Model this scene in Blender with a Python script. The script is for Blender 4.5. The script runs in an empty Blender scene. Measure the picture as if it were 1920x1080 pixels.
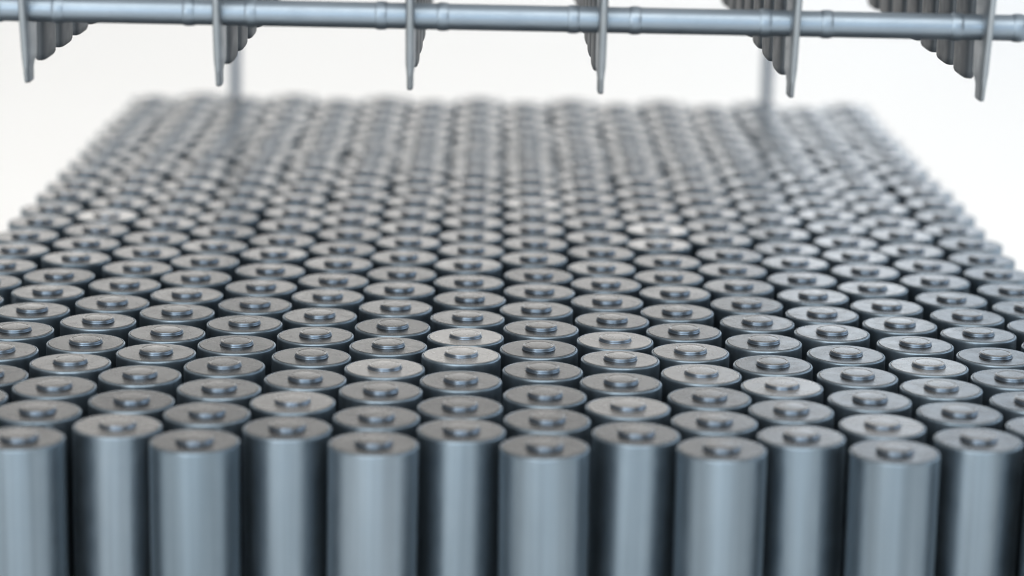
import bpy, bmesh, math, random
from mathutils import Matrix, Vector, Euler

C = bpy.context.scene
COL = C.collection
S = 0.018            # one battery diameter in metres; all lengths below are in battery diameters
H = 3.6              # battery height
random.seed(7)

# ------------------------------------------------------------------ camera
F_PX, PITCH, ROLL, YAW = 4755.52, 0.218560, 0.0185120, -0.0082517
CAM = Vector((5.18857, -27.02961, 7.79088 + H))
cam_d = bpy.data.cameras.new('camera')
cam = bpy.data.objects.new('camera', cam_d)
COL.objects.link(cam)
cam_d.sensor_width = 36.0
cam_d.lens = F_PX / 1920 * 36.0
cam_d.clip_start = 0.01
cam_d.clip_end = 50.0
cam.matrix_world = (Matrix.Translation(CAM * S) @ Matrix.Rotation(YAW, 4, 'Z')
                    @ Matrix.Rotation(math.pi / 2 - PITCH, 4, 'X') @ Matrix.Rotation(ROLL, 4, 'Z'))
cam_d.dof.use_dof = True
cam_d.dof.focus_distance = 32.6 * S
cam_d.dof.aperture_fstop = 9.6
cam_d.dof.aperture_blades = 9
C.camera = cam
C.cycles.filter_width = 1.1

# ------------------------------------------------------------------ light
W = bpy.data.worlds.new('World')
C.world = W
W.use_nodes = True
bg = W.node_tree.nodes['Background']
bg.inputs[0].default_value = (1.0, 0.985, 0.965, 1)
bg.inputs[1].default_value = 0.30

def area(name, loc, target, sx, sy, radiance, col):
    d = bpy.data.lights.new(name, 'AREA')
    d.shape = 'RECTANGLE'
    d.size, d.size_y = sx * S, sy * S
    d.energy = math.pi * sx * sy * S * S * radiance
    d.color = col
    o = bpy.data.objects.new(name, d)
    COL.objects.link(o)
    o.location = Vector(loc) * S
    o.rotation_euler = (Vector(target) - Vector(loc)).to_track_quat('-Z', 'Y').to_euler()
    return o

area('softbox_overhead', (5, 25, 70), (5, 25, 0), 120, 120, 0.80, (1.0, 0.975, 0.94))
area('window_front', (5, -80, 26), (5, -14, 0), 80, 44, 2.6, (0.74, 0.88, 1.0))
area('softbox_front_overhead', (5, -48, 62), (5, -24, 0), 96, 44, 4.1, (1.0, 0.985, 0.95))
area('softbox_front', (-26, -62, 24), (5, -6, 3), 20, 46, 4.6, (1.0, 0.98, 0.95))
area('added_blue_fill_back', (58, 104, 27), (12, 8, 8), 84, 42, 1.05, (0.60, 0.79, 1.0))  # added blue fill panel out of view, tints reflections in the right-hand lids
area('added_fill_back', (-14, 118, 14.5), (-14, 10, 10), 92, 19, 2.4, (1.0, 0.98, 0.95))  # added low panel behind the block, out of view, to brighten the far lids
area('window_side', (90, 20, 26), (5, 12, 4), 90, 44, 2.2, (0.72, 0.86, 1.0))

vs = C.view_settings
vs.view_transform = 'Standard'
vs.look = 'None'
vs.exposure = 0.0
vs.gamma = 1.0
vs.use_curve_mapping = False

# ------------------------------------------------------------------ materials
def new_mat(name):
    m = bpy.data.materials.new(name)
    m.use_nodes = True
    nt = m.node_tree
    return m, nt, nt.nodes['Principled BSDF'], nt.links.new

def N(nt, kind, **kw):
    n = nt.nodes.new(kind)
    for k, v in kw.items():
        if k.startswith('i_'):
            key = k[2:]
            n.inputs[int(key) if key.isdigit() else key].default_value = v
        else:
            setattr(n, k, v)
    return n

def ramp(nt, lo, hi, a, b):
    n = N(nt, 'ShaderNodeMapRange')
    n.inputs[1].default_value, n.inputs[2].default_value = lo, hi
    n.inputs[3].default_value, n.inputs[4].default_value = a, b
    return n

def coords(nt, link):
    """object coordinates shifted by a random amount per object, so that copies do not repeat"""
    tc = N(nt, 'ShaderNodeTexCoord')
    oi = N(nt, 'ShaderNodeObjectInfo')
    mul = N(nt, 'ShaderNodeMath', operation='MULTIPLY', i_1=3.7)
    link(oi.outputs['Random'], mul.inputs[0])
    add = N(nt, 'ShaderNodeVectorMath', operation='ADD')
    link(tc.outputs['Object'], add.inputs[0])
    link(mul.outputs[0], add.inputs[1])
    return add.outputs[0], oi, tc.outputs['Object']

def metal_skin(name, dark, light, metallic, rough, spec=0.5, speck=0.0, bump=0.02, per_object=True, rings=False, brushed=False):
    m, nt, b, link = new_mat(name)
    vec, oi, raw = coords(nt, link)
    mix = N(nt, 'ShaderNodeMix', data_type='RGBA')
    mix.inputs[6].default_value = (*dark, 1)
    mix.inputs[7].default_value = (*light, 1)
    cloud = N(nt, 'ShaderNodeTexNoise', i_Scale=2.2 / S, i_Detail=5.0, i_Roughness=0.6)
    link(vec, cloud.inputs['Vector'])
    if per_object:
        sep = N(nt, 'ShaderNodeSeparateColor')
        link(oi.outputs['Color'], sep.inputs[0])
        cl = ramp(nt, 0.3, 0.7, -0.07, 0.07)
        link(cloud.outputs[0], cl.inputs[0])
        ad = N(nt, 'ShaderNodeMath', operation='ADD', use_clamp=True)
        link(sep.outputs[0], ad.inputs[0])
        link(cl.outputs[0], ad.inputs[1])
        link(ad.outputs[0], mix.inputs[0])
    else:
        cl = ramp(nt, 0.3, 0.7, 0.0, 1.0)
        link(cloud.outputs[0], cl.inputs[0])
        link(cl.outputs[0], mix.inputs[0])
    col = mix.outputs[2]
    if brushed:                                      # long faint vertical streaks along the drawn can
        st = N(nt, 'ShaderNodeVectorMath', operation='MULTIPLY')
        st.inputs[1].default_value = (1, 1, 0.02)
        link(vec, st.inputs[0])
        sn = N(nt, 'ShaderNodeTexNoise', i_Scale=7 / S, i_Detail=4.0)
        link(st.outputs[0], sn.inputs['Vector'])
        sm = ramp(nt, 0.3, 0.7, 0.82, 1.15)
        link(sn.outputs[0], sm.inputs[0])
        sc = N(nt, 'ShaderNodeVectorMath', operation='SCALE')
        link(col, sc.inputs[0])
        link(sm.outputs[0], sc.inputs['Scale'])
        col = sc.outputs[0]
    if speck > 0:
        sp = N(nt, 'ShaderNodeTexNoise', i_Scale=34 / S, i_Detail=2.0)
        link(vec, sp.inputs['Vector'])
        sr = ramp(nt, 0.70, 0.76, 0.0, speck)
        link(sp.outputs[0], sr.inputs[0])
        m2 = N(nt, 'ShaderNodeMix', data_type='RGBA')
        link(sr.outputs[0], m2.inputs[0])
        link(col, m2.inputs[6])
        m2.inputs[7].default_value = (0.45, 0.45, 0.44, 1)
        col = m2.outputs[2]
    link(col, b.inputs['Base Color'])
    b.inputs['Metallic'].default_value = metallic
    b.inputs['Specular IOR Level'].default_value = spec
    rn = N(nt, 'ShaderNodeTexNoise', i_Scale=5 / S, i_Detail=4.0)
    link(vec, rn.inputs['Vector'])
    rr = ramp(nt, 0.25, 0.75, rough - 0.06, rough + 0.07)
    link(rn.outputs[0], rr.inputs[0])
    link(rr.outputs[0], b.inputs['Roughness'])
    fine = N(nt, 'ShaderNodeTexNoise', i_Scale=60 / S, i_Detail=3.0)
    link(vec, fine.inputs['Vector'])
    hgt = fine.outputs[0]
    if rings:                                        # faint concentric turning marks on the pressed discs
        ln = N(nt, 'ShaderNodeVectorMath', operation='MULTIPLY')
        ln.inputs[1].default_value = (1, 1, 0)
        link(raw, ln.inputs[0])
        le = N(nt, 'ShaderNodeVectorMath', operation='LENGTH')
        link(ln.outputs[0], le.inputs[0])
        cv = N(nt, 'ShaderNodeCombineXYZ')
        link(le.outputs['Value'], cv.inputs[0])
        link(oi.outputs['Random'], cv.inputs[1])
        rg = N(nt, 'ShaderNodeTexNoise', i_Scale=40 / S, i_Detail=2.0)
        link(cv.outputs[0], rg.inputs['Vector'])
        ad2 = N(nt, 'ShaderNodeMath', operation='ADD')
        link(rg.outputs[0], ad2.inputs[0])
        link(fine.outputs[0], ad2.inputs[1])
        hgt = ad2.outputs[0]
    bp = N(nt, 'ShaderNodeBump', i_Strength=0.35, i_Distance=bump * S)
    link(hgt, bp.inputs['Height'])
    link(bp.outputs[0], b.inputs['Normal'])
    return m

M_CAN = metal_skin('can_metal', (0.165, 0.212, 0.252), (0.21, 0.258, 0.30), 0.95, 0.38, bump=0.0006, brushed=True)
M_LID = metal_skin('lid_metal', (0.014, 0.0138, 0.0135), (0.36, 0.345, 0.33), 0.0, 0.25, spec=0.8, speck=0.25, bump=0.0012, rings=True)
M_CAP = metal_skin('terminal_side', (0.13, 0.165, 0.205), (0.17, 0.20, 0.24), 0.9, 0.34, bump=0.0006)
M_RIG = metal_skin('rack_metal', (0.25, 0.28, 0.305), (0.28, 0.31, 0.335), 0.8, 0.36, bump=0.001, per_object=False)
M_ROD = metal_skin('prong_metal', (0.05, 0.06, 0.07), (0.06, 0.07, 0.08), 0.0, 0.45, spec=0.4, bump=0.001, per_object=False)
M_BAR = metal_skin('bar_metal', (0.195, 0.24, 0.285), (0.215, 0.26, 0.305), 0.9, 0.40, bump=0.0006, per_object=False)
M_POST = metal_skin('post_metal', (0.06, 0.095, 0.135), (0.07, 0.105, 0.15), 0.0, 0.4, spec=0.3, bump=0.003, per_object=False)

M_TABLE, nt, b, link = new_mat('white_table')
b.inputs['Roughness'].default_value = 0.6
tn = N(nt, 'ShaderNodeTexNoise', i_Scale=0.4 / S, i_Detail=3.0)
tm = N(nt, 'ShaderNodeMix', data_type='RGBA')
tm.inputs[6].default_value = (0.905, 0.895, 0.88, 1)
tm.inputs[7].default_value = (0.92, 0.915, 0.905, 1)
link(tn.outputs[0], tm.inputs[0])
link(tm.outputs[2], b.inputs['Base Color'])

# ------------------------------------------------------------------ mesh helpers
def lathe_data(profile, seg):
    """closed surface of revolution; profile runs from the axis at the bottom to the axis at the top"""
    v, f = [], []
    rings = []
    for r, z in profile:
        if r < 1e-9:
            rings.append([len(v)])
            v.append((0, 0, z * S))
        else:
            rings.append(list(range(len(v), len(v) + seg)))
            for i in range(seg):
                a = 2 * math.pi * i / seg
                v.append((r * math.cos(a) * S, r * math.sin(a) * S, z * S))
    for A, B in zip(rings, rings[1:]):
        for i in range(seg):
            j = (i + 1) % seg
            if len(A) == 1:
                f.append((A[0], B[j], B[i]))
            elif len(B) == 1:
                f.append((A[i], A[j], B[0]))
            else:
                f.append((A[i], A[j], B[j], B[i]))
    return v, f

def loft_data(rings):
    """closed skin over rings of equal length, capped at both ends"""
    n = len(rings[0])
    v = [tuple(c * S for c in p) for r in rings for p in r]
    f = [tuple(reversed(range(n)))]
    for k in range(len(rings) - 1):
        for i in range(n):
            j = (i + 1) % n
            f.append((k * n + i, k * n + j, (k + 1) * n + j, (k + 1) * n + i))
    f.append(tuple(range((len(rings) - 1) * n, len(rings) * n)))
    return v, f

def mesh_of(name, data, mats, angle=35, mat_idx=None):
    me = bpy.data.meshes.new(name)
    me.from_pydata(data[0], [], data[1])
    for m in mats:
        me.materials.append(m)
    me.polygons.foreach_set('use_smooth', [True] * len(me.polygons))
    if mat_idx:
        me.polygons.foreach_set('material_index', mat_idx)
    me.set_sharp_from_angle(angle=math.radians(angle))
    me.update()
    return me

def link_obj(name, me, parent=None, loc=(0, 0, 0), rot=(0, 0, 0)):
    o = bpy.data.objects.new(name, me)
    COL.objects.link(o)
    o.parent = parent
    o.location = Vector(loc) * S
    o.rotation_euler = rot
    return o

def thing(name, label, cat, loc=(0, 0, 0), rot=(0, 0, 0), group=None):
    o = link_obj(name, None, None, loc, rot)
    o.empty_display_size = 0.005
    o['label'], o['category'] = label, cat
    if group:
        o['group'] = group
    return o

# ------------------------------------------------------------------ setting: one white sheet sweeping up into the backdrop
prof = [(-140, 0), (-60, 0), (0, 0), (40, 0), (90, 0)]
for i in range(1, 13):
    a = math.pi / 2 * i / 12
    prof.append((90 + 40 * math.sin(a), 40 - 40 * math.cos(a)))
prof.append((130, 120))
tv, tf = [], []
xs = [-130, -60, 0, 10, 70, 140]
for y, z in prof:
    for x in xs:
        tv.append((x * S, y * S, z * S))
nx = len(xs)
for r in range(len(prof) - 1):
    for c in range(nx - 1):
        a = r * nx + c
        tf.append((a, a + 1, a + nx + 1, a + nx))
table = link_obj('table_surface', mesh_of('table_surface', (tv, tf), [M_TABLE]))
table['kind'] = 'structure'

# ------------------------------------------------------------------ batteries
def arc(cx, cz, r, a0, a1, n):
    return [(cx + r * math.cos(math.radians(a0 + (a1 - a0) * i / n)),
             cz + r * math.sin(math.radians(a0 + (a1 - a0) * i / n))) for i in range(n + 1)]

CAN_P = [(0, 0), (0.45, 0), (0.485, 0.012), (0.5, 0.05), (0.5, H - 0.30), (0.5, H - 0.05)] \
    + arc(0.477, H - 0.025, 0.023, 0, 90, 6) + [(0.474, H - 0.006), (0.472, H - 0.024), (0.40, H - 0.030), (0, H - 0.030)]
LID_P = [(0, H - 0.028), (0.470, H - 0.028), (0.470, H - 0.008), (0.468, H - 0.003), (0.463, H), (0.459, H), (0.33, H), (0.23, H), (0, H)]
CAP_P = [(0, H + 0.0013), (0.2142, H + 0.0013), (0.2158, H + 0.0037), (0.2137, H + 0.0124), (0.2117, H + 0.0167),
         (0.2060, H + 0.0186), (0.2055, H + 0.0218), (0.2081, H + 0.0236), (0.2070, H + 0.0336), (0.2035, H + 0.0422),
         (0.1978, H + 0.0484), (0.1906, H + 0.0509), (0.1865, H + 0.0511), (0.1789, H + 0.0504), (0.1758, H + 0.0478), (0.1707, H + 0.0472),
         (0.1671, H + 0.0491), (0.1630, H + 0.0507), (0.1589, H + 0.0509), (0, H + 0.0515)]
SEG = 72
can_d, lid_d, cap_d = lathe_data(CAN_P, SEG), lathe_data(LID_P, SEG), lathe_data(CAP_P, 56)
ME_CAN = mesh_of('can', can_d, [M_CAN])
ME_LID = mesh_of('lid', lid_d, [M_LID])
cap_idx = [1 if i // 56 >= 9 else 0 for i in range(len(cap_d[1]))]
ME_CAP = mesh_of('terminal', cap_d, [M_CAP, M_LID], 35, cap_idx)

P = 1.12241
COLS = range(-2, 14)
ROWS = 24
MW = cam.matrix_world.to_3x3()
def project(p):
    v = MW.transposed() @ (Vector(p) - CAM)
    return 960 + F_PX * v.x / -v.z, 540 - F_PX * v.y / -v.z, -v.z

# how single batteries stand out of the regular packing (dx, dy, dz) and how pale their lids are
SHIFT = {(5, 3): (-0.05, 0.0, 0.040), (8, 2): (0.036, 0.0, 0.0), (10, 0): (-0.02, 0.02, 0.0), (8, 11): (0, 0, 0.03),
         (2, 1): (0, 0.03, 0), (1, 0): (0, 0.03, 0), (7, 3): (0, 0.04, 0), (4, 2): (0, 0.03, 0), (7, 1): (0, 0.03, 0),
         (8, 7): (0, 0.03, 0), (11, 8): (0, 0.0, 0.015), (5, 4): (0, 0, 0.008)}
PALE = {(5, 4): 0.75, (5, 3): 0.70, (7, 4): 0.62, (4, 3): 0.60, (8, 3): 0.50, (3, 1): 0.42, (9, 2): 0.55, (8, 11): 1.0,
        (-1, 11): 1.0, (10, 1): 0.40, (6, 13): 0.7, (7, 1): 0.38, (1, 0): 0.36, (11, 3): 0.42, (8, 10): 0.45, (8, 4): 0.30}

ONES = ['', 'first', 'second', 'third', 'fourth', 'fifth', 'sixth', 'seventh', 'eighth', 'ninth', 'tenth', 'eleventh',
        'twelfth', 'thirteenth', 'fourteenth', 'fifteenth', 'sixteenth', 'seventeenth', 'eighteenth', 'nineteenth']
def ordinal(n):
    if n < 20:
        return ONES[n]
    t = {2: ('twentieth', 'twenty'), 3: ('thirtieth', 'thirty'), 4: ('fortieth', 'forty')}[n // 10]
    return t[0] if n % 10 == 0 else t[1] + '-' + ONES[n % 10]

cells = []
for k in range(ROWS):
    for c in COLS:
        odd = c % 2
        rnd = random.Random(c * 131 + k * 7919)
        dx, dy, dz = SHIFT.get((c, k), (rnd.gauss(0, 0.008), rnd.gauss(0, 0.008), rnd.gauss(0, 0.005)))
        x, y = c * P * 0.8660254 + dx, (k + 0.5 * odd) * P + dy
        dz = max(dz, -0.02)
        u, v, z = project((x, y, H))
        r = 0.5 * F_PX / z
        seen = -r + 4 < u < 1920 + r - 4
        tilt = (rnd.gauss(0, 0.0055), rnd.gauss(0, 0.0055))
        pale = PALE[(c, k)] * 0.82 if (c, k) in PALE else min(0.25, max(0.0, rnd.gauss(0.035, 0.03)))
        cells.append(dict(c=c, k=k, row=2 * k + odd + 1, x=x, y=y, dz=dz, u=u, seen=seen, tilt=tilt, pale=pale,
                          rot=rnd.uniform(0, 6.28), can=min(1, max(0, rnd.gauss(0.5, 0.25)))))
vis = sorted([q for q in cells if q['seen']], key=lambda q: (q['row'], q['u']))
single = vis[:300]
sid = {(q['c'], q['k']) for q in single}
in_row = {}
for q in vis:
    in_row.setdefault(q['row'], []).append(q)
GROUP = 'dark grey batteries standing in a close-packed block'
TILT_CAP = 0.012
for q in single:
    row = in_row[q['row']]
    i = row.index(q) + 1
    place = 'leftmost' if i == 1 else 'rightmost' if i == len(row) else ordinal(i) + ' from the left'
    r = q['row']
    where = 'the nearest row' if r == 1 else ordinal(r) + ' row back'
    if (q['c'], q['k']) == (5, 3):
        look = 'pale-topped battery standing taller than its neighbours'
    elif q['pale'] >= 0.48:
        look = 'grey battery with paler top'
    elif r <= 2:
        look = 'grey battery with its long side showing'
    else:
        look = 'dark grey battery'
    t = thing('battery', '%s, %s in %s' % (look, place, where), 'battery',
              (q['x'], q['y'], max(q['dz'], 0) ), (q['tilt'][0], q['tilt'][1], q['rot']), GROUP)
    # a battery that sits a hair high or low is a hair longer or shorter, so that it still stands on the table
    t.location.z = 0.0
    t.scale = (1, 1, 1 + q['dz'] / H)
    o = link_obj('can', ME_CAN, t)
    o.color = (q['can'], 0, 0, 1)
    o = link_obj('lid', ME_LID, t)
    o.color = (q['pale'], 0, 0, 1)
    o = link_obj('terminal', ME_CAP, t)
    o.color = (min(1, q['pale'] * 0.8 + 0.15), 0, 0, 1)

# the rest of the block: the last far rows
bv, bf, bi = [], [], []
low = [lathe_data(CAN_P, 40), lathe_data(LID_P, 40), lathe_data(CAP_P, 28)]
for q in cells:
    if (q['c'], q['k']) in sid:
        continue
    rot = Euler((q['tilt'][0], q['tilt'][1], q['rot'])).to_matrix()
    off = Vector((q['x'], q['y'], 0)) * S
    for mi, (v, f) in enumerate(low):
        n0 = len(bv)
        bv.extend(tuple(rot @ Vector(p) + off) for p in v)
        bf.extend(tuple(n0 + i for i in fc) for fc in f)
        bi.extend([mi] * len(f) if mi < 2 else [1 if i // 28 >= 9 else 2 for i in range(len(f))])
rest = link_obj('battery', mesh_of('far_batteries', (bv, bf), [M_CAN, M_LID, M_CAP], 35, bi))
rest.color = (0.08, 0, 0, 1)
rest['kind'] = 'stuff'
rest['label'] = 'blurred grey batteries of the farthest rows along the back edge of the block'
rest['category'] = 'batteries'
rest['group'] = GROUP

# ------------------------------------------------------------------ the prong rack hanging above the block
RX, RY, PITCHX, STEP = 5.295, 2.45, 2.270, 1.27
TIP = H + 3.526           # height of the lowest prong tips
TOPZ = TIP + 3.6          # underside of the carrier beams
rack = thing('prong_rack', 'grey metal rack of hanging prongs with a round crossbar and two rear posts', 'rack',
             (RX, RY, 0), (0, 0.0022, 0))

def oval(s0, s1, w, z0, z1, n=32, e=0.6):
    """ring from depth s0 to s1, width w, its height going from z0 at the front to z1 at the back"""
    out = []
    for i in range(n):
        a = 2 * math.pi * i / n
        ca, sa = math.cos(a), math.sin(a)
        px = 0.5 * w * math.copysign(abs(ca) ** e, ca)
        t = 0.5 + 0.5 * math.copysign(abs(sa) ** e, sa)
        out.append((px, s0 + (s1 - s0) * t, z0 + (z1 - z0) * t))
    return out

T = TIP
front = [oval(.44, .77, .055, T + .000, T + .000), oval(.425, .785, .072, T + .008, T + .008), oval(.417, .79, .078, T + .03, T + .03),
         oval(.365, .79, .080, T + .17, T + .16), oval(.355, .80, .086, T + .20, T + .19), oval(.345, .82, .098, T + .27, T + .225),
         oval(.33, .90, .110, T + .32, T + .255), oval(.315, .945, .116, T + .38, T + .31), oval(.22, .955, .120, T + .75, T + .75),
         oval(.10, .96, .122, T + 1.2, T + 1.2), oval(.05, .96, .122, TOPZ, TOPZ)]
ME_FRONT = mesh_of('front_prong', loft_data(front), [M_RIG], 50)
Bz = T + .13
rear = [oval(.12, .83, .080, Bz + .018, Bz + .018), oval(.05, .90, .120, Bz + .024, Bz + .024), oval(.01, .945, .140, Bz + .05, Bz + .05),
        oval(0, .955, .146, Bz + .12, Bz + .10), oval(0, .96, .15, Bz + 1.0, Bz + 1.0), oval(0, .96, .15, TOPZ, TOPZ)]
ME_REAR = mesh_of('prong', loft_data(rear), [M_ROD], 50)

def box_data(x0, x1, y0, y1, z0, z1, bev=0.03):
    bm = bmesh.new()
    bmesh.ops.create_cube(bm, size=1.0)
    for v in bm.verts:
        v.co = Vector(((x0 + x1) / 2 + v.co.x * (x1 - x0), (y0 + y1) / 2 + v.co.y * (y1 - y0), (z0 + z1) / 2 + v.co.z * (z1 - z0)))
    bmesh.ops.bevel(bm, geom=bm.edges[:], offset=bev, segments=2, affect='EDGES', profile=0.5)
    v = [tuple(c * S for c in p.co) for p in bm.verts]
    f = [tuple(p.index for p in fc.verts) for fc in bm.faces]
    bm.free()
    return v, f

ME_BEAM = mesh_of('beam', box_data(-.11, .11, -.1, 10.0, TOPZ, TOPZ + .35), [M_RIG])
for j in range(6):
    x = (j - 2.5) * PITCHX
    link_obj('prong', ME_FRONT, rack, (x, 0, 0))
    for n in range(1, 8):
        link_obj('prong', ME_REAR, rack, (x, n * STEP, 0))
    link_obj('beam', ME_BEAM, rack, (x, 0, 0))

# crossbar: one long turned tube with collars, lathe along its own axis, laid along x
BAR_R = 0.155
BAR_Y, BAR_Z = 0.52, T + 0.875
def turned(profile, seg=40):
    v, f = lathe_data(profile, seg)
    return [(p[2], p[0], p[1]) for p in v], f
bar = link_obj('crossbar', mesh_of('crossbar', turned([(0, -8.4), (BAR_R, -8.4), (BAR_R, 8.4), (0, 8.4)], 48), [M_BAR]),
               rack, (0, BAR_Y, BAR_Z))
ME_COLLAR = mesh_of('collar', turned([(BAR_R - .01, -.07), (BAR_R + .004, -.07), (BAR_R + .010, -.055), (BAR_R + .014, -.03), (BAR_R + .015, 0),
                                      (BAR_R + .013, .03), (BAR_R + .009, .055), (BAR_R + .003, .07), (BAR_R - .01, .07)]), [M_BAR], 60)
for j in range(-1, 7):
    x = (j - 2.5) * PITCHX
    for d in (-.345, .385):
        link_obj('collar', ME_COLLAR, bar, (x + d, 0, 0))

# rear posts and the frame that carries the beams, standing on the table behind the block
for px in (-0.62, 11.26):
    pd = lathe_data([(0, 0.004), (.75, 0.004), (.78, .03), (.78, .16), (.74, .2), (.14, .2), (.115, .24), (.115, TOPZ + .34), (0, TOPZ + .34)], 32)
    link_obj('post', mesh_of('post', pd, [M_POST]), rack, (px - RX, 29.3 - RY, 0))
    link_obj('rail', mesh_of('rail', box_data(-.16, .16, 0, 27.2, TOPZ + .36, TOPZ + .76), [M_RIG]), rack, (px - RX, 0, 0))
for y in (1.5, 8.5):
    link_obj('rail', mesh_of('cross_rail', box_data(-6.4, 6.4, -.16, .16, TOPZ + .352, TOPZ + .70), [M_RIG]), rack, (0, y, 0))
